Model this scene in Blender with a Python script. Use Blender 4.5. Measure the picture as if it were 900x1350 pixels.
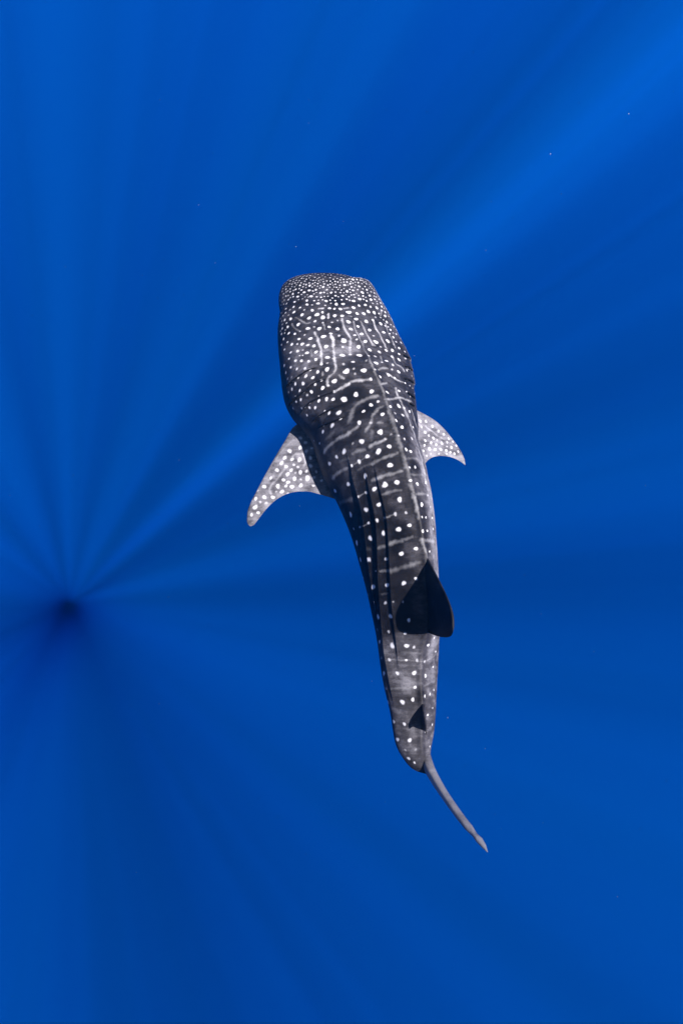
import bpy, math, random
import numpy as np
from mathutils import Vector, Matrix

for o in list(bpy.data.objects): bpy.data.objects.remove(o)
scene = bpy.context.scene
col = scene.collection

# ----------------------------------------------------------------- camera
CAM_Z = -6.0                                # the photographer floats six metres under the surface (z = 0)
cam_data = bpy.data.cameras.new('camera')
cam_data.sensor_fit = 'VERTICAL'; cam_data.sensor_height = 36.0
cam_data.lens = 36.0 * 700.0 / 1350.0       # wide underwater lens
cam_data.clip_start = 0.05; cam_data.clip_end = 12000
cam = bpy.data.objects.new('camera', cam_data); col.objects.link(cam)
cam.location = (0, 0, CAM_Z); cam.rotation_euler = (math.radians(90 - 72), 0, 0)
scene.camera = cam

# ----------------------------------------------------------------- light
# the sunbeams run together at photo pixel (92, 795): that is the direction the sunlight travels in
_p = math.radians(72)
_x, _y = (92 - 450) / 700.0, (675 - 795) / 700.0
SUN_DIR = Vector((_x, math.cos(_p) + _y * math.sin(_p), -math.sin(_p) + _y * math.cos(_p))).normalized()
to_sun = -SUN_DIR
sun_data = bpy.data.lights.new('sun', 'SUN'); sun_data.energy = 5.0; sun_data.angle = math.radians(0.5)
sun_data.color = (1.0, 0.97, 0.93)
sun = bpy.data.objects.new('sun', sun_data); col.objects.link(sun)
sun.rotation_euler = SUN_DIR.to_track_quat('-Z', 'Y').to_euler(); sun.location = to_sun * 60

world = bpy.data.worlds.new('World'); scene.world = world; world.use_nodes = True
nt = world.node_tree; nt.nodes.clear()
sky = nt.nodes.new('ShaderNodeTexSky'); sky.sky_type = 'NISHITA'; sky.sun_disc = False
sky.sun_elevation = math.asin(to_sun.z); sky.sun_rotation = math.atan2(to_sun.x, to_sun.y)
bg = nt.nodes.new('ShaderNodeBackground'); bg.inputs['Strength'].default_value = 0.05
wo = nt.nodes.new('ShaderNodeOutputWorld')
nt.links.new(sky.outputs[0], bg.inputs[0]); nt.links.new(bg.outputs[0], wo.inputs[0])

scene.view_settings.view_transform = 'Standard'; scene.view_settings.look = 'None'
scene.view_settings.gamma = 1.0; scene.view_settings.use_curve_mapping = False
scene.view_settings.exposure = 1.62
scene.render.engine = 'CYCLES'
scene.cycles.use_denoising = True
scene.cycles.volume_bounces = 0
scene.cycles.max_bounces = 6

# ----------------------------------------------------------------- node helpers
def new_mat(name):
    m = bpy.data.materials.new(name); m.use_nodes = True
    m.node_tree.nodes.clear(); return m, m.node_tree
def nd(t, kind, **kw):
    n = t.nodes.new(kind)
    for k, v in kw.items():
        if k.startswith('_'): setattr(n, k[1:], v)
        else: n.inputs[k.replace('0', ' ')].default_value = v
    return n
def math_node(t, op, a, b=None, clamp=False):
    n = t.nodes.new('ShaderNodeMath'); n.operation = op; n.use_clamp = clamp
    for k, x in enumerate((a, b)):
        if x is None: continue
        if isinstance(x, (int, float)): n.inputs[k].default_value = x
        else: t.links.new(x, n.inputs[k])
    return n.outputs[0]
def ramp(t, src, stops, interp='LINEAR'):
    r = t.nodes.new('ShaderNodeValToRGB'); r.color_ramp.interpolation = interp
    e = r.color_ramp.elements
    while len(e) < len(stops): e.new(0.5)
    for k, (p, c) in enumerate(stops):
        e[k].position = p; e[k].color = c if len(c) == 4 else (*c, 1)
    t.links.new(src, r.inputs[0]); return r.outputs[0]

# ----------------------------------------------------------------- the sea
def mesh_object(name, verts, faces, mat, parent=None, smooth=True):
    me = bpy.data.meshes.new(name); me.from_pydata(verts, [], faces); me.update()
    if smooth: me.polygons.foreach_set('use_smooth', [True] * len(me.polygons))
    me.materials.append(mat); o = bpy.data.objects.new(name, me); col.objects.link(o)
    if parent: o.parent = parent
    return o

SEA_R, SEA_D = 4600.0, 1200.0
# scattering and absorption of clear ocean water, per metre
m_water, t = new_mat('clear_blue_sea_water')
SCAT = (0.00001, 0.00155, 0.0050); ABSO = (0.0070, 0.0080, 0.0006)
d = max(SCAT); vs_ = nd(t, 'ShaderNodeVolumeScatter', Density=d, Anisotropy=0.0)
vs_.inputs['Color'].default_value = (SCAT[0] / d, SCAT[1] / d, SCAT[2] / d, 1)
da = 0.02; va_ = nd(t, 'ShaderNodeVolumeAbsorption', Density=da)
va_.inputs['Color'].default_value = (1 - ABSO[0] / da, 1 - ABSO[1] / da, 1 - ABSO[2] / da, 1)
add = t.nodes.new('ShaderNodeAddShader'); out = t.nodes.new('ShaderNodeOutputMaterial')
t.links.new(vs_.outputs[0], add.inputs[0]); t.links.new(va_.outputs[0], add.inputs[1]); t.links.new(add.outputs[0], out.inputs['Volume'])
r, zt, zb = SEA_R, -1.6, -SEA_D - 2
wv = [(x, y, z) for z in (zb, zt) for x, y in ((-r, -r), (r, -r), (r, r), (-r, r))]
water = mesh_object('water', wv, [(3, 2, 1, 0), (4, 5, 6, 7), (0, 1, 5, 4), (1, 2, 6, 5), (2, 3, 7, 6), (3, 0, 4, 7)], m_water, smooth=False)
water['kind'] = 'structure'

# the deep sea floor, far below the light
m_bed, t = new_mat('dark_sea_floor')
nz = nd(t, 'ShaderNodeTexNoise', Scale=0.02, Detail=6.0)
c = ramp(t, nz.outputs['Fac'], [(0.3, (0.004, 0.012, 0.022)), (0.7, (0.008, 0.02, 0.034))])
b = nd(t, 'ShaderNodeBsdfDiffuse'); out = t.nodes.new('ShaderNodeOutputMaterial')
t.links.new(c, b.inputs['Color']); t.links.new(b.outputs[0], out.inputs[0])
n = 60; rng = np.random.default_rng(3); r = 4500.0
xs = np.linspace(-r, r, n); hgt = rng.normal(0, 3.0, (n, n))
bed = mesh_object('seabed', [(xs[i], xs[j], -SEA_D + 6 + float(np.clip(hgt[i, j], -5, 5))) for i in range(n) for j in range(n)],
                  [(i*n+j, (i+1)*n+j, (i+1)*n+j+1, i*n+j+1) for i in range(n-1) for j in range(n-1)], m_bed)
bed['kind'] = 'structure'

# unseen sheet at the surface: light shafts and gaps are painted into its transparency
m_surf, t = new_mat('sea_surface_gobo')
tc = t.nodes.new('ShaderNodeTexCoord')
mp = nd(t, 'ShaderNodeMapping'); t.links.new(tc.outputs['Object'], mp.inputs['Vector'])
mp.inputs['Location'].default_value = (-269, -385, 0)
def fbm(scale, detail, rough, dist, w, src=None):
    q = nd(t, 'ShaderNodeTexNoise', _noise_dimensions='4D', Scale=scale, Detail=detail, Roughness=rough, Distortion=dist, W=w)
    t.links.new(src or mp.outputs[0], q.inputs['Vector']); return math_node(t, 'SUBTRACT', q.outputs['Fac'], .5)
# long streaks along one heading, painted into the transparency
wr = nd(t, 'ShaderNodeMapping', _vector_type='TEXTURE'); t.links.new(mp.outputs[0], wr.inputs['Vector'])
wr.inputs['Rotation'].default_value = (0, 0, math.radians(48)); wr.inputs['Scale'].default_value = (14.0, 1.0, 1.0)
shaft_broad = math_node(t, 'MULTIPLY', fbm(1 / 45.0, 1.0, .5, .4, 1.3), 2.0)
shaft_noise = math_node(t, 'MULTIPLY', fbm(1 / 9.0, 3.0, .6, .6, 4.1), 3.2)
fine = math_node(t, 'MULTIPLY', fbm(1 / 2.6, 2.0, .55, .8, 7.7), 1.6)
rows_ = math_node(t, 'MULTIPLY', fbm(1 / 4.5, 3.0, .6, .2, 2.2, wr.outputs[0]), 3.4)
ga = t.nodes.new('ShaderNodeAttribute'); ga.attribute_name = 'shaft_paint'
s = math_node(t, 'ADD', math_node(t, 'ADD', shaft_broad, shaft_noise), math_node(t, 'ADD', fine, rows_))
ch_ = t.nodes.new('ShaderNodeAttribute'); ch_.attribute_name = 'shaft_noise'
s = math_node(t, 'MULTIPLY', s, ch_.outputs['Fac'])
s = math_node(t, 'ADD', s, ga.outputs['Fac'])
s = math_node(t, 'ADD', s, 0.50, clamp=True)
s = math_node(t, 'ADD', math_node(t, 'MULTIPLY', s, .75), .25)
lu = t.nodes.new('ShaderNodeAttribute'); lu.attribute_name = 'painted_shadow'
s = math_node(t, 'MULTIPLY', s, lu.outputs['Fac'])
tr = t.nodes.new('ShaderNodeBsdfTransparent'); t.links.new(s, tr.inputs['Color'])
out = t.nodes.new('ShaderNodeOutputMaterial'); t.links.new(tr.outputs[0], out.inputs[0])
foot = Vector((0, 0, CAM_Z)) + to_sun * (-CAM_Z / to_sun.z)
# directions on the surface, named by the heading (degrees) their shafts take in the picture round the meeting point
_axis = np.array(SUN_DIR)
def heading(deg):
    w_ = np.array([_x + .02 * math.cos(math.radians(deg)), 0, 0]); b_ = _y + .02 * math.sin(math.radians(deg))
    w_ = np.array([w_[0], math.cos(_p) + b_ * math.sin(_p), -math.sin(_p) + b_ * math.cos(_p)])
    l_ = w_ - (w_ @ _axis) * _axis; l_ /= np.linalg.norm(l_); return (l_ - _axis * (l_[2] / _axis[2]))[:2]
NR, NS = 190, 540
rr = np.concatenate([[0.0], np.geomspace(.6, 4500.0, NR - 1)])
an = np.radians(np.arange(NS) * 360.0 / NS); hd = np.array([heading(d_) for d_ in np.degrees(an)])
SX, SY = rr[:, None] * hd[None, :, 0], rr[:, None] * hd[None, :, 1]
# hand-placed lighter (+) and darker (-) patches painted to shape the shafts: heading, distance, reach, width in degrees, amount
PATCHES = [(25, 2, 5, 60, .9), (-110, 9, 6, 45, .30), (90, 18, 16, 5, .55), (113, 20, 16, 6, .45), (101, 24, 16, 4, -.30), (128, 22, 16, 5, -.25), (141, 22, 16, 6, .30), (165, 22, 16, 9, .15), (77, 26, 20, 5, -.30), (67, 30, 22, 5, .40), (55, 32, 26, 5, -.60),
 (43, 18, 13, 4, .85), (32, 28, 22, 5, -.45), (13, 26, 20, 5, .50), (2, 22, 18, 5, -.40), (-20, 30, 26, 10, .50), (-46, 40, 30, 8, .25),
 (-68, 30, 26, 12, -.12), (-100, 30, 30, 14, .0), (-140, 30, 26, 18, .10), (41, 120, 60, 5, .90), (61, 80, 40, 2.5, .65), (72, 90, 40, 3, -.35), (84, 90, 40, 4, .3), (50, 120, 60, 3, -.4), (30, 110, 50, 3, .4), (22, 110, 60, 4, -.3), (8, 110, 50, 3, .3), (-8, 110, 50, 4, -.3), (-30, 110, 50, 3, .3), (-38, 110, 50, 3, -.3)]
shaft_paint = np.zeros((NR, NS))
for hd_, r0, rl, wd, am in PATCHES:
    da_ = (np.degrees(an) - hd_ + 180) % 360 - 180
    shaft_paint += .62 * am * np.exp(-((rr[:, None] - r0) / rl) ** 2) * np.exp(-(da_[None, :] / wd) ** 2)
c0_ = heading(-104) * 1.85
painted_shadow = 1 - .95 * np.exp(-(((SX - c0_[0]) ** 2 + (SY - c0_[1]) ** 2) / 2.8 ** 2) ** 4)  # dark disc painted in as a floating diver's shadow; nothing casts it
shaft_gain = np.broadcast_to(1.15 - .85 * np.exp(-(rr[:, None] / 16.0) ** 2), (NR, NS))
SZ = .5 * np.sin(SX * .031 + 1.7 * np.sin(SY * .017)) + .35 * np.sin(SY * .047 + SX * .013)
surf = mesh_object('water_surface_gobo', np.stack([SX, SY, SZ], -1).reshape(-1, 3).tolist(),
                   [(i*NS+j, i*NS+(j+1) % NS, (i+1)*NS+(j+1) % NS, (i+1)*NS+j) for i in range(NR-1) for j in range(NS)], m_surf)
for nm_, ar_ in (('shaft_paint', shaft_paint), ('painted_shadow', painted_shadow), ('shaft_noise', shaft_gain)):
    surf.data.attributes.new(nm_, 'FLOAT', 'POINT').data.foreach_set('value', ar_.ravel().astype(np.float32))
surf.location = (foot.x, foot.y, 0); surf['kind'] = 'structure'

# ----------------------------------------------------------------- geometry helpers
F_PX, U0, V0 = 700.0, 450.0, 675.0          # photo 900 x 1350, focal length in photo pixels
PITCH = math.radians(72.0)                  # camera looks down this far below the horizon
WZ = np.array([0.0, math.cos(PITCH), math.sin(PITCH)])   # world up in camera axes
H_AXIS = 4.2                                # depth of the shark's axis below the camera, metres

def ray(u, v):
    u = np.asarray(u, float); v = np.asarray(v, float)
    return np.stack([(u - U0) / F_PX, (V0 - v) / F_PX, -np.ones_like(u)], -1)
def on_level(u, v, h):
    """point on the horizontal level h metres below the camera that is seen at (u, v)"""
    r = ray(u, v); return r * (-np.asarray(h) / (r @ WZ))[..., None]
def on_plane(u, v, p0, n):
    r = ray(u, v); return r * ((p0 @ n) / (r @ n))[..., None]
def proj(P):
    return U0 + F_PX * P[..., 0] / -P[..., 2], V0 - F_PX * P[..., 1] / -P[..., 2]
def unit(a): return a / np.maximum(np.linalg.norm(a, axis=-1, keepdims=True), 1e-12)
def pchip(x, y, q):
    x = np.asarray(x, float); y = np.asarray(y, float); h = np.diff(x); d = np.diff(y) / h
    m = np.zeros_like(y); m[0] = d[0]; m[-1] = d[-1]
    for i in range(1, len(x) - 1):
        if d[i-1] * d[i] > 0:
            w1 = 2*h[i] + h[i-1]; w2 = h[i] + 2*h[i-1]
            m[i] = (w1 + w2) / (w1 / d[i-1] + w2 / d[i])
    k = np.clip(np.searchsorted(x, q) - 1, 0, len(x) - 2); t = (q - x[k]) / h[k]
    return ((1+2*t)*(1-t)**2*y[k] + t*(1-t)**2*h[k]*m[k] + t*t*(3-2*t)*y[k+1] + t*t*(t-1)*h[k]*m[k+1])
def smooth(a, n):
    k = np.hanning(2*n + 3)[1:-1]; k /= k.sum()
    return np.convolve(np.pad(a, n, mode='reflect', reflect_type='odd'), k, 'valid')
def sstep(e0, e1, x):
    t = np.clip((x - e0) / (e1 - e0), 0, 1); return t * t * (3 - 2 * t)

# section shape down the body: photo row, back height, belly height (both in half widths), roundness, lean
SHAPE = np.array([
 (362, .50, .50, 2.5, 2.3, 4), (400, .50, .50, 2.5, 2.3, 5), (450, .52, .58, 2.4, 2.2, 9), (500, .66, .68, 2.2, 2.1, 14),
 (550, .95, .85, 1.9, 2.0, 15), (600, 1.4, 1.0, 1.7, 2.0, 15), (700, 1.80, 1.1, 1.5, 2.0, 13),
 (800, 1.85, 1.1, 1.5, 2.0, 13), (832, 1.5, 1.05, 1.5, 2.0, 15), (865, .95, 1.0, 1.42, 2.0, 18), (900, .82, .95, 1.38, 2.0, 19),
 (960, .76, .90, 1.4, 2.0, 17), (1020, .85, .90, 1.8, 2.0, 12)], float)

def body_base(ctrl, M, N):
    """ctrl: rows (v, cu, half width px, roll deg, nose shift)  ->  grid M x N in camera axes"""
    v0, v1 = ctrl[0, 0], ctrl[-1, 0]
    q = np.linspace(v0, v1, 4 * M)
    C = on_level(pchip(ctrl[:, 0], ctrl[:, 1], q), q, H_AXIS)
    s = np.concatenate([[0], np.cumsum(np.linalg.norm(np.diff(C, axis=0), axis=1))])
    L = s[-1]
    # closer rows at the blunt nose and at the tail root
    t = np.linspace(0, 1, M); w = t + .035 * np.sin(2*np.pi*t) * -1 * 0
    nose = .30
    st = np.where(t < .12, nose * (1 - np.cos(t / .12 * np.pi / 2)), nose + (L - nose) * (t - .12) / .88)
    v = np.interp(st, s, q)
    cu = smooth(pchip(ctrl[:, 0], ctrl[:, 1], v), 12); C = on_level(cu, v, H_AXIS)
    T = -unit(np.gradient(C, axis=0)); T = unit(np.stack([smooth(T[:, k], 25) for k in range(3)], -1))
    a = pchip(ctrl[:, 0], ctrl[:, 2], v) * -C[:, 2] / F_PX
    bt, bb, nt, nb = (smooth(np.interp(v, SHAPE[:, 0], SHAPE[:, k]), 30) for k in (1, 2, 3, 4))
    roll = np.radians(smooth(np.interp(v, ctrl[:, 0], ctrl[:, 3]), 30))
    hb = pchip(ctrl[:, 0], ctrl[:, 4], v) * -C[:, 2] / F_PX       # half width before the nose rounding
    # blunt nose
    x = np.clip(st / nose, 0, 1)
    ca = (1 - (1 - x) ** 2.6) ** (1 / 2.6) ; ch = (1 - (1 - x) ** 2.0) ** (1 / 2.0)
    tailc = np.clip((L - st) / .10, 0, 1); tc = np.sqrt(np.clip(1 - (1 - tailc) ** 2, .02, 1))
    D0 = unit(WZ - (T @ WZ)[:, None] * T); R0 = np.cross(T, D0)
    D = np.cos(roll)[:, None] * D0 + np.sin(roll)[:, None] * R0
    R = np.cos(roll)[:, None] * R0 - np.sin(roll)[:, None] * D0
    A = hb * ca * tc; BT = hb * bt * ch * tc; BB = hb * bb * ch * tc
    psi = np.linspace(0, 2 * np.pi, 721)
    G = np.zeros((M, N, 3))
    sn, cs = np.sin(psi), np.cos(psi)
    for i in range(M):
        n = np.where(cs > 0, nt[i], nb[i]); 
        X = -A[i] * np.sign(sn) * np.abs(sn) ** (2 / n)
        Y = np.where(cs > 0, BT[i], BB[i]) * np.sign(cs) * np.abs(cs) ** (2 / n)
        # rounded apex: blend a little of the plain ellipse in
        X = .72 * X + .28 * -A[i] * sn; Y = .72 * Y + .28 * np.where(cs > 0, BT[i], BB[i]) * cs
        l = np.concatenate([[0], np.cumsum(np.hypot(np.diff(X), np.diff(Y)))])
        k = np.linspace(0, l[-1], N + 1)[:-1]
        G[i] = C[i] + np.interp(k, l, X)[:, None] * R[i] + np.interp(k, l, Y)[:, None] * D[i]
    return G, dict(R0=R0, D0=D0, C=C, T=T, D=D, R=R, v=v, st=st, A=A, BT=BT, BB=BB, L=L)

def grid_normals(G):
    du = np.gradient(G, axis=0)
    dv = np.roll(G, -1, 1) - np.roll(G, 1, 1)
    return unit(np.cross(du, dv))

# ----------------------------------------------------------------- the skin pattern, read off the photograph
# tile: (left, top, photo pixels per tile unit), spots (x, y, radius[, brightness]), lines (half width, brightness, points)
TILES = [
((360, 355, 1/9),
 [(435,195,14),(593,210,13),(425,250,15),(370,275,14),(562,278,14),(690,278,13),(455,320,17),(292,322,15),(236,290,12),(268,237,11),(318,190,11),(398,370,15),(632,376,16),(490,372,10),(255,387,14),(400,418,16),(532,408,17),(750,416,18),(828,413,16),(245,445,13),(318,455,12),(160,410,11),(150,466,11),(465,485,17),(372,480,12,.6),(672,463,15),(725,466,13),(800,472,17),(245,510,17),(345,540,19),(520,538,24),(588,572,25),(588,512,14),(728,552,19),(815,553,15),(430,578,20),(208,590,18),(138,600,14),(150,515,10),(98,520,10),(500,614,16,.8),(298,655,20),(175,682,16),(590,635,12,.6),(700,628,13,.6),(760,608,12,.5),(410,703,22),(548,703,24),(660,685,17),(760,705,22),(485,683,13,.5),(107,700,12),(183,758,15),(255,768,15),(100,770,12),(598,796,26),(683,765,16),(440,822,21),(310,828,16),(122,828,14),(780,788,17,.6),(842,843,29),(372,780,11,.7),(170,862,11),(315,738,10,.6),(222,885,12),(345,885,17),(283,885,10,.7),(845,187,13),(875,263,15),(885,508,16),(888,622,20),(237,325,9),(335,245,10),(510,243,12),(640,243,10),(570,330,10),(740,315,11),(825,312,11),(870,355,10),(647,320,9,.7),(700,340,8),(735,372,9),(810,363,9),(775,330,7),(180,360,9),(150,318,9),(200,480,10,.6),(180,545,10,.5),(465,422,11,.6),(615,430,10,.7),(685,405,10,.6),(405,300,9,.6),(345,350,9,.6)],
 [(9,.4,(270,570),(330,610),(400,640),(435,635)),(9,.35,(220,650),(250,690),(320,735)),(11,.9,(540,468),(590,466)),(11,.8,(652,535),(655,580)),(13,.75,(490,750),(525,820),(548,900)),(14,.85,(690,790),(712,850),(722,900)),(9,.4,(590,640),(615,720)),(10,.65,(812,600),(840,700),(900,790)),(9,.5,(840,462),(890,455))]),
((450, 355, 1/9),
 [(35,188,14),(65,265,16),(135,252,12),(15,312,13),(90,325,10),(18,413,17),(145,375,17),(218,352,17),(150,300,10),(248,275,17),(210,205,13),(300,240,12),(335,312,13),(255,315,10),(350,360,16),(300,375,11),(135,122,14),(103,172,10),(122,210,10),(200,160,9),(65,150,9),(185,120,9),(285,424,15),(145,455,18),(210,430,15,.8),(345,447,14,.7),(418,460,17),(88,510,23),(187,527,17),(262,527,19),(322,502,19),(388,513,19),(5,553,17),(172,592,20),(85,622,23),(292,618,22),(372,605,15),(402,570,10,.6),(467,648,20),(518,553,17),(520,508,12),(537,627,16),(475,440,13),(465,400,9),(112,710,21),(195,680,17),(335,718,21),(498,747,20),(580,718,15),(238,767,20),(160,782,16,.8),(180,832,14,.7),(30,843,28),(280,855,20),(380,790,13,.6),(408,860,25),(548,850,22),(615,808,16),(650,770,12),(600,600,12),(705,870,14),(645,860,10),(715,810,13),(618,680,10),(660,720,12),(460,572,10,.6),(420,380,9,.6),(370,405,10,.6)],
 [(12,.65,(8,590),(30,690),(85,780),(110,840),(110,900)),(8,.45,(140,620),(170,720),(220,830),(250,900)),(10,.55,(230,620),(275,720),(330,820),(370,900)),(10,.7,(375,615),(410,700),(460,790),(515,895)),(8,.5,(520,640),(550,740),(600,840),(625,900)),(10,.5,(465,550),(480,490)),(9,.4,(80,555),(120,560))]),
((360, 450, 1/9),
 [(222,40,16),(346,35,19),(285,35,12,.7),(410,45,17),(482,52,20),(98,42,12),(172,8,10),(625,62,24),(135,98,13),(210,130,16),(290,118,19),(355,100,12,.6),(398,138,20),(503,128,19),(315,170,9),(348,168,9),(643,188,23),(823,165,26),(825,67,15,.7),(840,0,24),(185,208,14),(263,230,17),(333,233,18),(417,238,17),(506,217,19),(567,270,17),(130,288,15),(207,310,15),(283,330,15),(373,323,17),(445,347,15),(525,360,18),(643,328,24),(645,255,12,.5),(866,357,28),(835,270,17,.5),(152,372,14,.8),(172,447,13,.7),(222,425,11,.6),(300,432,15),(387,412,19),(467,430,18),(728,470,25),(262,510,17),(360,502,20),(502,507,17),(578,462,14),(222,563,14),(320,583,15),(367,595,13),(456,594,18),(587,552,20),(650,528,15,.7),(408,638,14,.6),(265,660,10),(330,690,15),(275,718,13),(437,725,15),(543,702,18),(637,683,20),(713,688,19),(840,690,30),(725,598,13,.8),(338,790,12,.8),(385,780,10,.7),(430,787,15),(498,790,17),(238,797,11,.7),(612,832,13),(660,852,18),(777,850,29),(547,880,12),(403,875,12),(537,655,10,.7),(185,600,12,.6)],
 [(12,.7,(540,0),(565,100),(575,200),(567,270)),(9,.4,(450,100),(455,180)),(13,.7,(712,0),(715,110),(730,220),(742,320)),(11,.5,(742,320),(715,380),(660,420),(640,460),(650,530)),(9,.4,(585,360),(590,400)),(12,.45,(780,400),(840,440)),(13,.65,(725,600),(800,560),(900,500))]),
((450, 450, 1/9),
 [(197,67,23),(15,67,14,.6),(103,155,17,.7),(100,75,15,.6),(210,168,26),(335,98,20),(283,8,16),(410,10,20),(465,62,12,.6),(553,5,15),(450,125,18,.8),(532,110,17,.9),(605,105,20),(685,80,16),(685,150,14),(683,217,20),(597,182,14),(400,177,16,.6),(410,255,23),(535,232,23),(480,245,14,.6),(608,278,15),(600,335,15,.6),(680,362,20),(297,225,15,.4),(137,245,18,.7),(325,170,14,.7),(265,342,28),(60,357,28),(147,325,14,.4),(160,385,14,.4),(395,335,14,.6),(460,422,17),(555,398,18,.9),(630,435,13),(755,495,12),(345,450,18,.8),(357,592,24),(172,632,26),(28,690,30),(540,603,19),(680,588,17),(770,598,10),(437,712,18,.7),(348,757,21),(263,828,17),(487,866,22),(582,770,17),(677,768,24),(745,790,14,.9),(808,832,16),(728,876,20,.7),(635,855,14,.5),(765,205,9),(750,200,9),(775,345,13),(790,330,9),(810,525,9),(842,555,9),(835,410,9),(815,655,8),(750,120,12),(705,15,13)],
 [(12,.34,(240,0),(280,110),(330,200),(370,300),(430,450),(490,590),(540,750),(580,890)),(10,.55,(490,0),(540,90)),(9,.45,(350,0),(390,50)),(11,.55,(600,180),(650,265),(720,320),(745,350)),(9,.45,(610,0),(640,70)),(9,.35,(460,180),(480,250)),(14,.45,(440,335),(490,320),(545,320)),(11,.6,(540,385),(630,440),(735,490)),(16,.5,(0,555),(100,490),(200,462),(345,455)),(12,.4,(470,510),(540,495)),(20,.33,(420,650),(300,680),(200,740),(130,820),(110,900)),(15,.3,(490,770),(420,810),(370,880)),(14,.5,(520,690),(610,680),(680,670),(760,690),(830,710)),(14,.5,(640,560),(680,670),(740,790),(790,890)),(12,.45,(100,0),(103,160))]),
((400, 540, 1/9),
 [(300,43,17),(252,20,12),(188,70,10),(243,180,14),(418,38,28),(440,110,20),(343,187,27),(230,262,20),(190,400,15,.7),(125,370,9,.7),(155,562,13,.7),(658,155,24),(710,20,16,.6),(795,157,17,.6),(690,380,28),(580,400,16,.4),(483,497,29),(392,558,21),(310,640,25),(657,615,23),(757,557,24),(573,663,16),(733,787,26),(530,884,26),(893,267,18),(885,495,24),(210,842,17,.8)],
 [(18,.5,(240,505),(300,430),(400,355),(500,300),(600,235),(645,195)),(22,.3,(580,0),(560,90),(530,150)),(15,.38,(870,10),(820,70),(795,160),(730,260)),(18,.45,(340,820),(400,760),(510,695)),(8,.3,(573,663),(657,615),(757,557)),(18,.2,(810,260),(810,360)),(16,.45,(780,440),(850,400),(900,385)),(17,.33,(580,530),(630,490),(720,480)),(14,.22,(640,720),(750,660),(900,600)),(18,.2,(260,350),(350,280)),(14,.15,(430,620),(540,575)),(14,.25,(800,840),(870,825))]),
((490, 540, 1/9),
 [(125,57,20),(103,265,27),(230,290,14,.3),(290,130,17),(356,208,21),(365,65,18,.7),(270,42,14,.4),(385,345,14,.6),(475,345,18,.7),(405,475,18),(457,498,18),(207,438,22),(80,495,29),(220,660,27),(450,685,14,.8),(512,680,17,.8),(297,862,24),(155,890,27),(458,842,16),(538,880,18),(638,862,14),(447,25,15),(487,208,14),(160,352,14,.6),(318,310,14,.5)],
 [(20,.3,(200,0),(260,170),(320,370),(380,580),(430,760),(450,900)),(16,.45,(385,0),(440,130),(490,260),(540,420),(590,600),(625,760),(650,900)),(12,.5,(470,0),(530,200),(560,300)),(14,.45,(0,425),(80,390),(165,350)),(16,.35,(0,650),(80,600),(180,560),(300,515)),(18,.42,(0,840),(100,800),(200,770),(350,735)),(14,.22,(390,580),(540,580)),(14,.22,(440,770),(600,775)),(12,.3,(70,157),(130,157))]),
((430, 635, 1/9),
 [(262,30,26),(105,110,26,.9),(690,42,22),(672,48,18,.7),(572,90,26),(472,130,18,.8),(380,178,14,.8),(865,210,26),(625,270,25),(468,332,27),(292,390,27),(180,385,17,.7),(820,383,20,.7),(600,460,20,.8),(502,492,17,.9),(397,540,14,.8),(325,558,16,.6),(260,565,17,.6),(858,562,27),(673,612,24),(520,668,28),(360,725,28),(838,8,22),(885,855,23),(690,428,14,.5)],
 [(22,.3,(160,255),(220,235),(300,205)),(8,.4,(380,178),(472,130)),(15,.3,(670,150),(800,110),(890,100)),(9,.3,(690,428),(820,385)),(9,.4,(397,540),(502,492)),(18,.3,(620,785),(690,765)),(18,.33,(750,735),(830,715),(900,700)),(18,.15,(470,800),(520,800))]),
((500, 635, 1/9),
 [(318,368,16,.6),(355,515,20),(263,855,23),(428,792,20),(500,272,23),(505,423,15,.8),(550,423,13,.9),(517,585,16),(565,585,14),(450,30,15),(547,20,12),(625,430,12),(635,560,13),(605,300,8),(595,830,12),(570,160,10)],
 [(18,.4,(370,40),(400,150),(440,300),(460,430)),(16,.4,(500,690),(540,800),(570,900)),(14,.3,(430,145),(580,150)),(20,.4,(490,695),(650,705)),(8,.3,(560,0),(600,300),(630,560)),(16,.28,(260,695),(390,655))]),
((460, 735, 1/9),
 [(137,25,24,.9),(216,25,22),(240,25,22),(437,18,20,.8),(170,245,18,.7),(285,347,28),(452,328,25),(645,303,25),(790,250,18),(222,440,15,.6),(297,540,15,.4),(430,538,19,.8),(525,525,11,.5),(640,528,12,.6),(345,703,24),(493,698,24),(708,742,20),(470,878,16,.7),(335,855,16,.4),(318,160,10,.7)],
 [(14,.35,(370,160),(460,158)),(22,.3,(490,160),(600,130),(720,90),(830,60)),(12,.25,(390,430),(460,425))]),
((490, 830, 1/9),
 [(90,145,22),(240,188,28),(412,197,25),(500,210,17,.7),(665,187,18),(390,47,16,.8),(200,22,14,.6),(740,95,13),(115,338,16,.6),(208,358,18,.8),(405,363,14,.9),(535,370,17,.7),(625,382,15,.7),(140,517,24),(303,522,20),(500,517,23),(635,550,18),(725,445,12),(755,265,10),(165,697,18,.6),(512,685,17),(192,862,22),(363,864,25),(485,832,19),(625,792,15),(690,768,13),(732,720,10)],
 [(8,.3,(208,358),(405,363),(620,380)),(10,.3,(640,370),(740,320)),(15,.3,(230,700),(400,695),(510,685)),(10,.22,(610,670),(740,610)),(10,.15,(340,270),(580,280)),(12,.15,(240,520),(500,517))]),
((500, 925, 1/9),
 [(165,237,20),(295,265,18),(573,157,13),(548,360,15),(627,270,12),(630,75,9),(212,448,22),(357,458,22),(307,575,13,.5),(430,573,14,.4),(348,672,18,.9),(415,727,13,.9),(597,533,13,.8),(592,648,10)], []),
]
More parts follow.
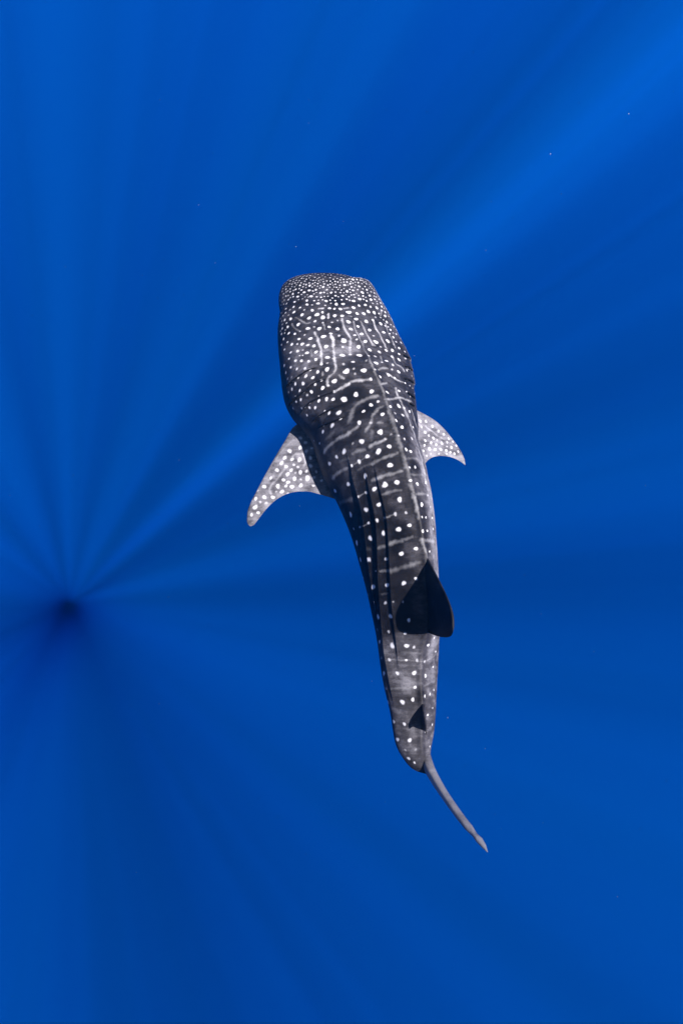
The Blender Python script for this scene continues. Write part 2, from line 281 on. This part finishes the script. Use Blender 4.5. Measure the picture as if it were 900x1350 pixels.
LEFT_FIN = ((320, 560, 120/900),
 [(565,132,17,.9),(648,113,13),(622,175,15),(567,222,18),(680,232,12),(625,265,16),(467,258,18),(415,327,18),(383,377,18),(335,448,17),(560,348,20),(668,327,17),(670,413,19),(485,340,15),(430,415,15),(505,393,12,.8),(545,413,13,.7),(478,453,16),(447,490,18),(568,467,17),(630,460,13,.8),(515,533,18),(638,530,23),(403,548,15),(450,567,16),(725,468,13,.8),(705,525,14,.8),(572,540,12,.6),(348,605,19),(425,605,13),(490,613,19),(575,597,17),(212,612,18),(390,660,17),(300,717,17),(215,712,18),(127,732,16),(123,812,20),(235,770,14,.6),(170,765,12,.6),(85,893,14),(152,872,14),(280,525,13),(150,650,11,.6),(700,600,14,.7),(775,550,12),(330,660,10,.5),(445,675,10,.6),(520,475,10,.5)],
 [(10,.7,(480,345),(500,305),(540,285),(590,290),(615,320),(620,370),(600,405)),(10,.55,(430,415),(380,480),(330,550),(280,600),(265,640),(285,680)),(9,.3,(500,150),(440,200),(380,270),(320,350),(240,470),(180,550),(150,650)),(12,.6,(255,545),(300,510))])
RIGHT_FIN = ((540, 530, 80/900),
 [(152,280,19),(240,288,20),(172,367,15),(338,362,20),(223,448,21),(420,432,18),(280,500,14),(502,480,17),(345,535,19),(405,570,13,.7),(228,573,17),(572,542,16),(315,608,18),(475,612,20),(388,636,17),(548,597,14),(220,645,17),(292,697,23),(370,708,23),(455,705,20),(540,717,18),(613,673,18),(638,587,14),(548,657,13,.6),(685,645,15),(715,735,15),(660,765,16),(600,745,14),(205,728,14),(250,795,13),(315,770,12,.6),(430,765,14,.6),(545,770,14,.7)],
 [(10,.7,(230,355),(310,420),(410,505)),(10,.5,(455,530),(515,555))])
BACK_FIN = ((420, 640, .2222), [(653,548,8),(693,622,8,.7),(705,707,9),(662,790,8),(640,838,6,.8)], [])
GILLS = [  # left side, then right side
 [(377,511),(385,503),(395,495.5),(407,488),(418,484.5)], [(380,536),(390,524),(401,516),(416,504),(429,499.6)],
 [(396,545),(405,533),(421,523.6),(440,516)], [(412,556),(424,546),(437,539),(454,532)], [(420,564),(431,558),(443,554),(454,549)],
 [(531,467.5),(537,471),(541.6,474.6)], [(532,482.5),(539,485),(544,490)], [(532,498.5),(540,501.5),(547.5,509)], [(536,517),(542,521),(547,526.5)], [(539,531),(546,536)]]
KEELS = [  # crest lines of the flank keels
 [(494,612),(497,628),(504,653),(511,684),(514,733),(517,793),(521,831),(524,853),(526,885)],
 [(482,620),(486,640),(490,655),(497,691),(499,729),(500,764),(503,809),(507,853),(513,891),(519,930)],
 [(458,600),(463,618),(468,640),(475,662),(482,707),(486,740),(491,775),(496,810)]]
# paler (+) and darker (-) cloudy skin patches, some flank shade painted in: photo x, y, radius, amount
CLOUDS = [(420,440,60,.10),(480,430,50,.08),(410,468,34,.30),(452,462,26,.30),(398,490,22,.2),(470,440,26,.15),(420,385,24,.15),(465,378,22,.22),(500,400,22,.1),(520,480,18,.15),(505,478,20,.12),
 (443,397,16,-.3),(372,440,16,-.25),(385,435,15,-.2),(470,515,17,-.35),(480,542,17,-.3),(455,528,16,-.25),(520,560,14,-.2),(547,614,12,-.4),(520,613,14,-.2),(505,605,14,-.15),
 (440,600,26,.12),(480,590,24,.08),(520,660,16,.15),(512,690,18,-.15),(530,700,16,-.25),(520,720,18,-.25),(540,740,14,.1),(500,690,14,-.2),(480,690,18,-.25),
 (540,865,50,.16),(525,900,40,.10),(540,975,34,.20),(530,945,26,.08),(552,915,10,-.2)]

# ----------------------------------------------------------------- the shark
CTRL = np.array([
 (365.37, 427.30, 52.90, 1.17), (385.00, 427.38, 60.93, 2.68), (405.00, 434.49, 66.80, 5.44), (430.00, 441.27, 76.15, 9.28),
 (460.00, 449.36, 83.22, 13.59), (490.00, 457.78, 88.84, 16.48), (515.00, 461.39, 89.43, 17.88), (540.00, 470.92, 81.18, 18.59),
 (565.00, 478.40, 72.62, 18.63), (600.00, 484.18, 65.56, 17.31), (640.00, 498.72, 59.56, 14.48), (690.00, 512.41, 52.69, 13.82),
 (740.00, 520.97, 46.54, 17.49), (790.00, 528.77, 41.70, 19.01), (840.00, 536.41, 39.85, 17.77), (890.00, 539.79, 36.65, 17.56),
 (940.00, 545.13, 31.25, 17.55), (975.00, 545.93, 26.13, 16.04), (1000.00, 552.47, 17.20, 13.88), (1020.00, 566.14, 6.07, 11.67)], float)
CTRL = np.concatenate([CTRL, CTRL[:, 2:3]], 1)
M, N = 1150, 480
G, INFO = body_base(CTRL, M, N)
HALF = N // 2
jj = np.arange(N); arc = np.minimum(jj, N - jj) / N           # 0 on the back, 0.5 under the belly
per = np.linalg.norm(np.roll(G, -1, 1) - G, axis=2).mean(1)    # metres between neighbours in a ring

class Look:
    """finds the surface point that shows at a photo pixel"""
    def __init__(self, G, Nrm):
        self.G = G; U, V = proj(G)
        view = unit(-G); self.vis = (Nrm * view).sum(-1) > .04
        self.x0, self.y0 = U.min() - 4, V.min() - 4
        w, h = int((U.max() - self.x0 + 6) * 2), int((V.max() - self.y0 + 6) * 2)
        self.idx = -np.ones((h, w), np.int64)
        k = np.flatnonzero(self.vis.ravel())
        self.idx[((V.ravel()[k] - self.y0) * 2).astype(int), ((U.ravel()[k] - self.x0) * 2).astype(int)] = k
        self.U, self.V = U.ravel(), V.ravel()
    def __call__(self, u, v, reach=5):
        a, b = int((v - self.y0) * 2), int((u - self.x0) * 2)
        for r in (2, 5, 2 * reach):
            s = self.idx[max(a - r, 0):a + r + 1, max(b - r, 0):b + r + 1].ravel() if a + r >= 0 and b + r >= 0 else np.array([])
            s = s[s >= 0] if len(s) else s
            if len(s):
                k = s[np.argmin((self.U[s] - u) ** 2 + (self.V[s] - v) ** 2)]
                return divmod(int(k), self.G.shape[1])
        return None

def stamp(G, paint, i, j, rad, val, wrap, only=None, soft=(.5, 1.38)):
    m, n = G.shape[:2]
    di = max(np.linalg.norm(G[min(i+1, m-1), j] - G[max(i-1, 0), j]) / 2, 1e-4)
    dj = max(np.linalg.norm(G[i, (j+1) % n] - G[i, (j-1) % n]) / 2, 2e-4)
    wi = min(int(rad * 1.4 / di) + 2, 160); wj = min(int(rad * 1.4 / dj) + 2, 100)
    I = np.arange(max(i - wi, 0), min(i + wi + 1, m))
    J = np.arange(j - wj, j + wj + 1); J = J % n if wrap else J[(J >= 0) & (J < n)]
    ix = np.ix_(I, J); dd = np.linalg.norm(G[ix] - G[i, j], axis=2)
    ang = np.arctan2((I - i)[:, None] * di, (np.arange(len(J)) - len(J) // 2)[None, :] * dj); ph = (i * 7 + j * 13) % 31
    dd = dd * (1 + .15 * np.sin(2 * ang + ph) + .07 * np.sin(3 * ang + 2.3 * ph))
    q = val * (1 - sstep(soft[0] * rad, soft[1] * rad, dd))
    if only is not None: q = q * only[ix]
    paint[ix] = np.maximum(paint[ix], q)

def densify(pts, step):
    p = np.array(pts, float); s = np.concatenate([[0], np.cumsum(np.hypot(*np.diff(p, axis=0).T))])
    k = np.linspace(0, s[-1], max(int(s[-1] / step) + 1, 2))
    return np.stack([pchip(s, p[:, 0], k), pchip(s, p[:, 1], k)], 1) if len(p) > 2 else np.stack([np.interp(k, s, p[:, 0]), np.interp(k, s, p[:, 1])], 1)

# --- keels on the flanks, the ridge of the back and the gill flaps are relief in the body itself
Nrm = grid_normals(G)
if (Nrm[M//2, 0] @ INFO['D'][M//2]) < 0: Nrm = -Nrm
look = Look(G, Nrm)
disp = np.zeros((M, N)); rows = np.arange(M); vrow = INFO['v']
def side_delta(jc):                                             # signed metres from a crest, + towards the belly, both flanks
    return (np.minimum(jj, N - jj)[None, :] - jc[:, None]) * per[:, None]
left_half = (jj < HALF)[None, :]
for kk, line in enumerate(KEELS):
    hit = [look(u, v) for u, v in densify(line, 2.0)]; hit = np.array([h for h in hit if h])
    o = np.argsort(hit[:, 0]); hi, hj = hit[o, 0], hit[o, 1]
    ui, first = np.unique(hi, return_index=True); hj = hj[first]
    jc = np.interp(rows, ui, hj); jc = smooth(jc, 40)
    amp = (.016, .018, .014)[kk] * sstep(ui[0] - 25, ui[0] + 60, rows) * (1 - sstep(ui[-1] - 60, ui[-1] + 15, rows))
    dl = side_delta(jc)
    prof = np.where(dl < 0, np.exp(dl / .045), np.exp(-np.maximum(dl, 0) ** 2 / .010 ** 2))
    disp += amp[:, None] * prof
spine = .014 * sstep(455, 520, vrow) * (1 - sstep(985, 1015, vrow))
disp += spine[:, None] * np.exp(-(side_delta(np.zeros(M)) / .022) ** 2)
# right-hand keel that shows as a pale line beside the spine
gill_paths = []; gill_points = []
for line in GILLS:
    path = [look(u, v, 8) for u, v in densify(line, .5)]; path = [p for p in path if p]
    gill_paths.append(path)
    P = np.array([G[i, j] for i, j in path]); gill_points.append((P, np.array([Nrm[i, j] for i, j in path]))); pi = np.array([p[0] for p in path]); pj = np.array([p[1] for p in path])
    I = np.arange(max(pi.min() - 60, 0), min(pi.max() + 45, M)); J = np.arange(pj.min() - 40, pj.max() + 41) % N
    Q = G[np.ix_(I, J)]; D2 = np.full(Q.shape[:2], 1e9); near = np.zeros(Q.shape[:2], int)
    for k in range(len(P)):
        dd = ((Q - P[k]) ** 2).sum(-1); b = dd < D2; D2[b] = dd[b]; near[b] = k
    dd = np.sqrt(D2); ahead = ((Q - P[near]) * INFO['T'][I][:, None, :]).sum(-1) > 0
    endt = near / max(len(P) - 1, 1); fade = np.clip(np.minimum(endt, 1 - endt) * 6 + .12, 0, 1)
    d_ = np.where(ahead, .013 * np.exp(-dd / .045), -.010 * np.exp(-(dd / .012) ** 2)) * fade
    disp[np.ix_(I, J)] += d_
G = G + Nrm * disp[..., None]
Nrm = grid_normals(G)
if (Nrm[M//2, 0] @ INFO['D'][M//2]) < 0: Nrm = -Nrm
look = Look(G, Nrm)

# --- pattern
rnd = random.Random(11)
spots = np.zeros((M, N)); tone = np.full((M, N), .34)
unseen = ~look.vis
dots = []
def put_tile(tile, fn):
    (x0, y0, k), sp, ln = tile
    for s_ in sp:
        fn(x0 + s_[0] * k, y0 + s_[1] * k, s_[2] * k, s_[3] if len(s_) > 3 else 1.0)
    for hw, val, *pts in ln:
        ph, pw = rnd.uniform(0, 9), rnd.uniform(.12, .3)
        for n_, (x, y) in enumerate(densify([(x0 + a * k, y0 + b * k) for a, b in pts], .6)):
            wv_ = .5 + .5 * math.sin(ph + n_ * pw) * math.sin(1.7 * ph + n_ * pw * .43)
            fn(x + .35 * math.sin(ph + n_ * .21), y + .35 * math.cos(ph * 2 + n_ * .17), hw * k * (.8 + .4 * wv_), val * (.55 + .5 * wv_), True)
def put_body(u, v, r, val, line=False):
    h = look(u, v)
    if not h: return
    i, j = h; rm = r * -G[i, j, 2] / F_PX
    sf = (.5, 1.38) if not line else (.0, 1.7)
    stamp(G, spots, i, j, rm, val ** 1.45 * (1 if not line else .9), True, soft=sf)
    if j < HALF: stamp(G, spots, i, (N - j) % N, rm, val, True, only=unseen)
    if not line: dots.append((u, v, r))
for tl in TILES: put_tile(tl, put_body)
# the crowd of small dots round the mouth
tries = 0
while tries < 9000:
    tries += 1
    v = rnd.uniform(360, 440); u = rnd.uniform(365, 520)
    f = (v - 360) / 55.0
    edge = min(u - np.interp(v, [362, 372, 385, 400, 440], [395, 383, 372, 368, 366]), np.interp(v, [362, 372, 385, 400, 440], [472, 484, 494, 504, 526]) - u)
    if v > 396 and edge > 13: continue
    r = rnd.uniform(.65, 1.05) + .25 * min(f, 1); gap = 1.0 + 1.1 * min(f, 1)
    if edge < 10: gap -= .4
    if any((u - a) ** 2 + (v - b) ** 2 < (r + c + gap) ** 2 for a, b, c in dots): continue
    h = look(u, v, 3)
    if not h: continue
    dots.append((u, v, r)); i, j = h
    stamp(G, spots, i, j, r * -G[i, j, 2] / F_PX, rnd.uniform(.45, .95), True)
# the sides the photograph does not show: dots on the jaw, bands of dots on the far flank
for _ in range(900):
    i = int(rnd.uniform(3, 300)); j = rnd.randrange(N)
    if unseen[i, j] and arc[j] < .40: stamp(G, spots, i, j, rnd.uniform(.006, .012), rnd.uniform(.6, 1), True, only=unseen)
for (u, v, r, amt) in CLOUDS:
    h = look(u, v)
    if not h: continue
    i, j = h; buf = np.zeros((M, N)); stamp(G, buf, i, j, r * -G[i, j, 2] / F_PX, 1.0, True, soft=(.1, 1.25))
    tone += amt * buf
    if j < HALF:
        buf = np.zeros((M, N)); stamp(G, buf, i, N - j, r * -G[i, j, 2] / F_PX, 1.0, True, soft=(.1, 1.25), only=unseen); tone += amt * buf
tone += .10 * sstep(836, 850, vrow)[:, None] * (1 - spots)  # rear body painted lighter, as if turned to the light
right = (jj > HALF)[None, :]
tone += .42 * right * sstep(.02, .07, arc)[None, :] * (sstep(560, 680, vrow) * (1 - .60 * sstep(830, 860, vrow)))[:, None]     # right flank painted paler, as if sunlit
tone += .30 * right * sstep(.14, .21, arc)[None, :] * (1 - sstep(560, 640, vrow))[:, None]  # sunlit paleness painted along the right side of the head
tone -= .16 * (~right) * sstep(.05, .10, arc)[None, :] * (sstep(640, 700, vrow) * (1 - sstep(828, 845, vrow)))[:, None]  # shade painted into the left flank
belly = np.broadcast_to(sstep(.355, .41, arc)[None, :], (M, N)).copy()

shells = []      # (verts, quads, spots, tone, belly)
def add_grid(P, sp, tn, bl, closed):
    m, n = P.shape[:2]; base = np.arange(m * n).reshape(m, n)
    if closed: q = np.stack([base[:-1], np.roll(base, -1, 1)[:-1], np.roll(base, -1, 1)[1:], base[1:]], -1).reshape(-1, 4)
    else: q = np.stack([base[:-1, :-1], base[:-1, 1:], base[1:, 1:], base[1:, :-1]], -1).reshape(-1, 4)
    shells.append((P.reshape(-1, 3), q, sp.ravel(), tn.ravel(), bl.ravel()))
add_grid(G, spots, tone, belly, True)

def fin_grid(LE, TE, n_up, thick, nu=170, nv=110, tip_round=.06):
    """lens-shaped fin between a leading and a trailing edge (3-D polylines, root to tip) -> closed ring grid"""
    def res(p):
        s = np.concatenate([[0], np.cumsum(np.linalg.norm(np.diff(p, axis=0), axis=1))]); s /= s[-1]
        k = np.linspace(0, 1, nu); return np.stack([pchip(s, p[:, c], k) for c in range(3)], -1)
    a, b = res(np.asarray(LE)), res(np.asarray(TE))
    x = .5 - .5 * np.cos(np.linspace(0, np.pi, nv))                   # chord
    foil = (2.6 * np.sqrt(x) * (1 - x) ** .9 * (1 - .35 * x))
    foil /= foil.max()
    u = np.linspace(0, 1, nu); th = np.interp(u, *thick) * np.sqrt(np.clip((1 - u) / tip_round, 0, 1)).clip(0, 1)
    mid = a[:, None] * (1 - x)[None, :, None] + b[:, None] * x[None, :, None]
    off = (th[:, None] * foil[None, :])[..., None] * n_up
    top = mid + off; bot = mid - off * .7
    return np.concatenate([top, bot[:, -2:0:-1]], 1), nv

def fin_paint(P, nv, tile, base_tone, mirror=True):
    m, n = P.shape[:2]; sp = np.zeros((m, n)); tn = np.full((m, n), base_tone)
    nr = grid_normals(P); c = nr[m // 3, nv // 2]
    if c @ (-P[m // 3, nv // 2]) < 0: nr = -nr
    lk = Look(P, nr)
    def fn(u, v, r, val, line=False):
        h = lk(u, v, 3)
        if not h: return
        stamp(P, sp, h[0], h[1], r * -P[h[0], h[1], 2] / F_PX, val ** 1.5 * (.8 if not line else .6), True, soft=(.5, 1.38) if not line else (.0, 1.7))
    if tile: put_tile(tile, fn)
    return sp, tn

ex = np.array([1.0, 0, 0])
def tilted(deg): return unit(WZ * math.cos(math.radians(deg)) + ex * math.sin(math.radians(deg)))
def px_plane(pts, p0, n): p = np.array(pts, float); return on_plane(p[:, 0], p[:, 1], p0, n)

# pectoral fins
nL = tilted(-3); p0 = on_level(np.array(425.), np.array(610.), H_AXIS + .13)
LE = px_plane([(440,540),(412,549),(387,563),(375,582),(363,602),(350,625),(338,648),(330,664),(326,677),(325.5,686),(327,691.5),(330,694)], p0, nL)
TE = px_plane([(465,662),(450,660),(434,655.5),(417,650.5),(405,648),(395,648),(384,649.5),(374,653),(362,660.5),(353,669),(344,680),(338,688),(334,692.5),(330,694)], p0, nL)
P, nv = fin_grid(LE, TE, nL, ([0, .3, .7, 1], [.050, .034, .020, .010]))
sp, tn = fin_paint(P, nv, LEFT_FIN, .70); bl = np.zeros(P.shape[:2]); bl[:, nv:] = .8
add_grid(P, sp, tn, bl, True)
nR = tilted(22); p0 = on_level(np.array(556.), np.array(575.), H_AXIS + .20)
LE = px_plane([(505,518),(525,528),(543,538),(558,545.5),(573,554.5),(585,565.5),(594.5,577),(603,588.5),(609,599),(612,607),(613,613.5)], p0, nR)
TE = px_plane([(525,650),(545,634),(560.5,610.5),(566,605),(573,602),(582,601),(591,602),(599,604.5),(605,607.5),(610,611),(613,613.5)], p0, nR)
P, nv = fin_grid(LE, TE, nR, ([0, .3, .7, 1], [.045, .030, .016, .008]))
sp, tn = fin_paint(P, nv, RIGHT_FIN, .74); bl = np.zeros(P.shape[:2]); bl[:, nv:] = .8
add_grid(P, sp, tn, bl, True)

# fins of the back stand on the spine
spine_v = proj(G[:, 0])[1]
def spine_at(v): return int(np.argmin(np.abs(spine_v - v)))
def fin_plane(va, vb, lean):
    i, j, k = spine_at(va), spine_at((va + vb) / 2), spine_at(vb); T = unit(G[i, 0] - G[k, 0]); a_ = math.radians(lean)
    up = math.cos(a_) * INFO['D0'][j] + math.sin(a_) * INFO['R0'][j]; up = unit(up - (up @ T) * T)
    return G[j, 0], T, up, np.cross(T, up)
p0, T, up, n = fin_plane(722, 832, 7)
P, nv = fin_grid(px_plane([(549,708),(556,723),(565,740),(575.5,760),(584,777),(591,793),(595.5,808),(597,820),(597,829)], p0, n),
                 px_plane([(547,828),(558,832),(567,835.5),(575.5,838.5),(583,840),(590,840),(594.5,838),(596.5,834),(597,829)], p0, n), n, ([0, .4, 1], [.052, .030, .012]), nu=140, nv=80, tip_round=.10)
sp, tn = fin_paint(P, nv, BACK_FIN, .22); add_grid(P, sp, tn, np.zeros(P.shape[:2]), True)
p0, T, up, n = fin_plane(926, 962, 1)
fa, fb = G[spine_at(925), 0], G[spine_at(961), 0]
LE = [fa - up * .06 + T * .03] + [fa - T * a_ + up * h_ for a_, h_ in ((.015, .0), (.055, .055), (.10, .115), (.14, .155), (.165, .168), (.18, .168))]
TE = [fb - up * .06] + [fb - T * a_ + up * h_ for a_, h_ in ((.008, .0), (.004, .04), (-.002, .08), (-.008, .12))] + [fa - T * .192 + up * .158, fa - T * .18 + up * .168]
P, nv = fin_grid(np.array(LE), np.array(TE), n, ([0, .4, 1], [.026, .014, .006]), nu=100, nv=60, tip_round=.10)
add_grid(P, np.zeros(P.shape[:2]), np.full(P.shape[:2], .35), np.zeros(P.shape[:2]), True)

# tail: the tall upper lobe trails up and back to the right, the short lower lobe hangs under the root
def tail_lobe(path, hs, chord_dir, chords, thick, tone_v):
    p = densify(path, 4.0); s = np.linspace(0, 1, len(p))
    LE = on_level(p[:, 0], p[:, 1], np.interp(s, np.linspace(0, 1, len(hs)), hs))
    ch = np.interp(s, *chords); TE = LE + ch[:, None] * unit(np.array(chord_dir))
    d = unit(LE[-1] - LE[0]); n = unit(np.cross(d, np.array(chord_dir)))
    P, nv = fin_grid(LE, TE, n, thick, nu=220, nv=60, tip_round=.05)
    tn = np.broadcast_to((.42 + (tone_v - .42) * sstep(.05, .42, np.linspace(0, 1, P.shape[0])))[:, None], P.shape[:2])
    add_grid(P, np.zeros(P.shape[:2]), tn, np.zeros(P.shape[:2]), True)
    return P
tail_lobe([(551,968),(557,990),(563,1008),(572,1026),(585,1047),(598,1066),(612,1085),(625,1100.5),(633,1110),(638,1117),(642.5,1124)],
          [4.24, 4.15, 4.06, 3.95, 3.85, 3.76, 3.68, 3.62], (.12, -.50, -.86), ([0, .15, .4, .75, .84, .87, .95, 1], [.30, .30, .26, .15, .10, .13, .10, .01]),
          ([0, .12, .3, .5, .8, .86, .9, 1], [.050, .056, .043, .034, .029, .019, .025, .010]), 1.0)
tail_lobe([(551,975),(557,990),(561,1002),(562,1010),(561,1014),(558,1015)], [4.25, 4.35, 4.5, 4.65, 4.8], (.05, -.55, -.55), ([0, .5, 1], [.20, .14, .01]), ([0, .5, 1], [.04, .025, .01]), .30)

# --- one continuous animal: body and fins in one mesh
cam_m = Matrix.Translation(Vector((0, 0, CAM_Z))) @ Matrix.Rotation(math.radians(90 - 72), 4, 'X')
CM = np.array(cam_m)
def to_world(P): return P @ CM[:3, :3].T + CM[:3, 3]
root = to_world(INFO['C'][M // 2][None])[0]
vv, qq, ss, tt, bb_, k = [], [], [], [], [], 0
for P, q, s_, t_, b_ in shells:
    vv.append(to_world(P) - root); qq.append(q + k); ss.append(s_); tt.append(t_); bb_.append(b_); k += len(P)
V_, Q_ = np.concatenate(vv).astype(np.float32), np.concatenate(qq).astype(np.int32)
me = bpy.data.meshes.new('whale_shark')
me.vertices.add(len(V_)); me.vertices.foreach_set('co', V_.ravel())
me.loops.add(Q_.size); me.loops.foreach_set('vertex_index', Q_.ravel())
me.polygons.add(len(Q_)); me.polygons.foreach_set('loop_start', np.arange(0, Q_.size, 4, dtype=np.int32))
me.polygons.foreach_set('loop_total', np.full(len(Q_), 4, np.int32)); me.polygons.foreach_set('use_smooth', np.ones(len(Q_), bool))
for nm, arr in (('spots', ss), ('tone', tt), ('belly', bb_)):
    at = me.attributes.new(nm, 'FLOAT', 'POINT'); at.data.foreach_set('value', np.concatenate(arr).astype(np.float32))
me.update(calc_edges=True); me.validate()

m_skin, t = new_mat('spotted_shark_skin')
def attr(nm):
    q = t.nodes.new('ShaderNodeAttribute'); q.attribute_name = nm; return q.outputs['Fac']
tc = t.nodes.new('ShaderNodeTexCoord')
def noise(scale, detail=4.0, rough=.55, stretch=(1, 1, 1)):
    mp = nd(t, 'ShaderNodeMapping'); mp.inputs['Scale'].default_value = stretch; t.links.new(tc.outputs['Object'], mp.inputs[0])
    q = nd(t, 'ShaderNodeTexNoise', Scale=scale, Detail=detail, Roughness=rough); t.links.new(mp.outputs[0], q.inputs['Vector']); return q.outputs['Fac']
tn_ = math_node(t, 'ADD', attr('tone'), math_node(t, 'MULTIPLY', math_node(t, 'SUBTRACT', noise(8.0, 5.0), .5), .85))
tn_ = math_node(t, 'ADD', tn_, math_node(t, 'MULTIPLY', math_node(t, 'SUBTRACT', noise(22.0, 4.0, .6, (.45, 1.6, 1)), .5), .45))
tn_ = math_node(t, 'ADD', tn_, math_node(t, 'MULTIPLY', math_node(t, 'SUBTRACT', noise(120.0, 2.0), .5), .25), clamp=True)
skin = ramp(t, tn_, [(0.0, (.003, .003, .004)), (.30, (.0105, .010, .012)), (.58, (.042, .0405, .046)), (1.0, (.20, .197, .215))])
spn = math_node(t, 'MULTIPLY', attr('spots'), math_node(t, 'ADD', math_node(t, 'MULTIPLY', noise(55.0, 3.0), .9), .52), clamp=True)
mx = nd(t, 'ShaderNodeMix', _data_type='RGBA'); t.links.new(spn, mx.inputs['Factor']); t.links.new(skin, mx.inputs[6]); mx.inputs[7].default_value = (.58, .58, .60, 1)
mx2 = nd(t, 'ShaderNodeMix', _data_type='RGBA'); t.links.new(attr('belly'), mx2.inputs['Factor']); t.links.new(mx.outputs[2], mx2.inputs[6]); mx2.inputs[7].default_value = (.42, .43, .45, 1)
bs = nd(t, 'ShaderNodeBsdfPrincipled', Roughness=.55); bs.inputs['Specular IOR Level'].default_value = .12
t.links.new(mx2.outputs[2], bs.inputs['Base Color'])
bp = nd(t, 'ShaderNodeBump', Strength=.25, Distance=.006); t.links.new(noise(75.0, 4.0), bp.inputs['Height']); t.links.new(bp.outputs[0], bs.inputs['Normal'])
out = t.nodes.new('ShaderNodeOutputMaterial'); t.links.new(bs.outputs[0], out.inputs[0])
me.materials.append(m_skin)
shark = bpy.data.objects.new('whale_shark', me); col.objects.link(shark); shark.location = root
shark['label'] = 'large grey whale shark with white spots and stripes swimming in open blue water'; shark['category'] = 'shark'

# --- gill slits and eyes
m_slit, t = new_mat('gill_slit_shade')  # near-black tubes standing in for the shade inside the grooves
nz_ = nd(t, 'ShaderNodeTexNoise', Scale=80.0); c = ramp(t, nz_.outputs['Fac'], [(.3, (.003, .003, .004)), (.7, (.008, .007, .008))])
b = nd(t, 'ShaderNodeBsdfPrincipled', Roughness=.8); t.links.new(c, b.inputs['Base Color']); b.inputs['Specular IOR Level'].default_value = .1
out = t.nodes.new('ShaderNodeOutputMaterial'); t.links.new(b.outputs[0], out.inputs[0])
for P, W in gill_points:
    P = P + W * .002
    P = np.stack([smooth(P[:, c], min(6, len(P) // 2 - 1)) for c in range(3)], -1)
    n = len(P); s = np.linspace(0, 1, n); rad = .0105 * np.sqrt(np.clip(1 - (2 * s - 1) ** 2, .01, 1)) * (1.15 - .5 * s)
    tan = unit(np.gradient(P, axis=0)); sd = unit(np.cross(tan, W)); K = 8
    ring = np.stack([P + rad[:, None] * (math.cos(a) * sd * .75 + (math.sin(a) * .8 + .45) * W) for a in np.linspace(0, 2*math.pi, K + 1)[:-1]], 1)
    vw = to_world(ring.reshape(-1, 3)) - root
    f = [(i*K+k, i*K+(k+1) % K, (i+1)*K+(k+1) % K, (i+1)*K+k) for i in range(n-1) for k in range(K)] + [tuple(range(K-1, -1, -1)), tuple(range((n-1)*K, n*K))]
    o = mesh_object('gill_slit', vw.tolist(), f, m_slit, shark)
m_eye, t = new_mat('dark_eye')
lw = nd(t, 'ShaderNodeTexNoise', Scale=40.0); c = ramp(t, lw.outputs['Fac'], [(.35, (.02, .012, .008)), (.65, (.05, .03, .018))])
b = nd(t, 'ShaderNodeBsdfPrincipled', Roughness=.12); t.links.new(c, b.inputs['Base Color']); out = t.nodes.new('ShaderNodeOutputMaterial'); t.links.new(b.outputs[0], out.inputs[0])
ei = int(np.argmin(np.abs(INFO['st'] - .30)))
for j in (int(N * .262), N - int(N * .262)):
    c0, W = G[ei, j], Nrm[ei, j]; a1 = unit(np.cross(W, INFO['T'][ei])); a2 = np.cross(W, a1); pts = []
    nr_, ns_ = 10, 20
    for k in range(nr_ + 1):
        th = math.pi / 2 * k / nr_
        for q in range(ns_):
            ph = 2 * math.pi * q / ns_; pts.append(c0 + .028 * math.sin(th) * (math.cos(ph) * a1 + math.sin(ph) * a2) + W * (.020 * math.cos(th) - .009))
    f = [(k*ns_+q, k*ns_+(q+1) % ns_, (k+1)*ns_+(q+1) % ns_, (k+1)*ns_+q) for k in range(nr_) for q in range(ns_)]
    mesh_object('eye', (to_world(np.array(pts)) - root).tolist(), f, m_eye, shark)

# ----------------------------------------------------------------- specks of plankton adrift in the water
m_pl, t = new_mat('pale_plankton')
nz_ = nd(t, 'ShaderNodeTexNoise', Scale=3.0); c = ramp(t, nz_.outputs['Fac'], [(.3, (.25, .27, .3)), (.7, (.5, .52, .55))])
b = nd(t, 'ShaderNodeBsdfDiffuse'); t.links.new(c, b.inputs['Color']); out = t.nodes.new('ShaderNodeOutputMaterial'); t.links.new(b.outputs[0], out.inputs[0])
seen = [(725,203,1.0),(828,150,.9),(546,469,.9),(590,946,.9),(639,987,.9),(395,667,.8),(210,928,.8),(222,787,.8),(490,898,.7),(390,325,.9),(262,270,.7),(300,690,.6),(715,1085,.7),(180,1150,.6),(640,330,.7),(850,640,.6)]
ov, of = [], []
def speck(P, r):
    k = len(ov); q = [rnd.uniform(.7, 1.3) for _ in range(6)]
    for n_, (x, y, z) in enumerate(((1,0,0),(-1,0,0),(0,1,0),(0,-1,0),(0,0,1),(0,0,-1))): ov.append((P[0]+x*r*q[n_], P[1]+y*r*q[n_], P[2]+z*r*q[n_]))
    for a_, b__, c_ in ((0,2,4),(2,1,4),(1,3,4),(3,0,4),(2,0,5),(1,2,5),(3,1,5),(0,3,5)): of.append((k+a_, k+b__, k+c_))
for u, v, r in seen:
    dist = rnd.uniform(1.6, 3.0); P = to_world(unit(ray(np.array([u]), np.array([v]))) * dist)[0]; speck(P, r * .55 * dist / 700)
for _ in range(420):
    P = np.array([rnd.uniform(-4.5, 4.5), rnd.uniform(-2.0, 7.0), CAM_Z - rnd.uniform(1.2, 9.0)]); speck(P, rnd.uniform(.0004, .0015))
pl = mesh_object('drifting_plankton', ov, of, m_pl, smooth=False); pl['kind'] = 'stuff'
pl['label'] = 'tiny pale specks of plankton drifting in the blue water'; pl['category'] = 'plankton'
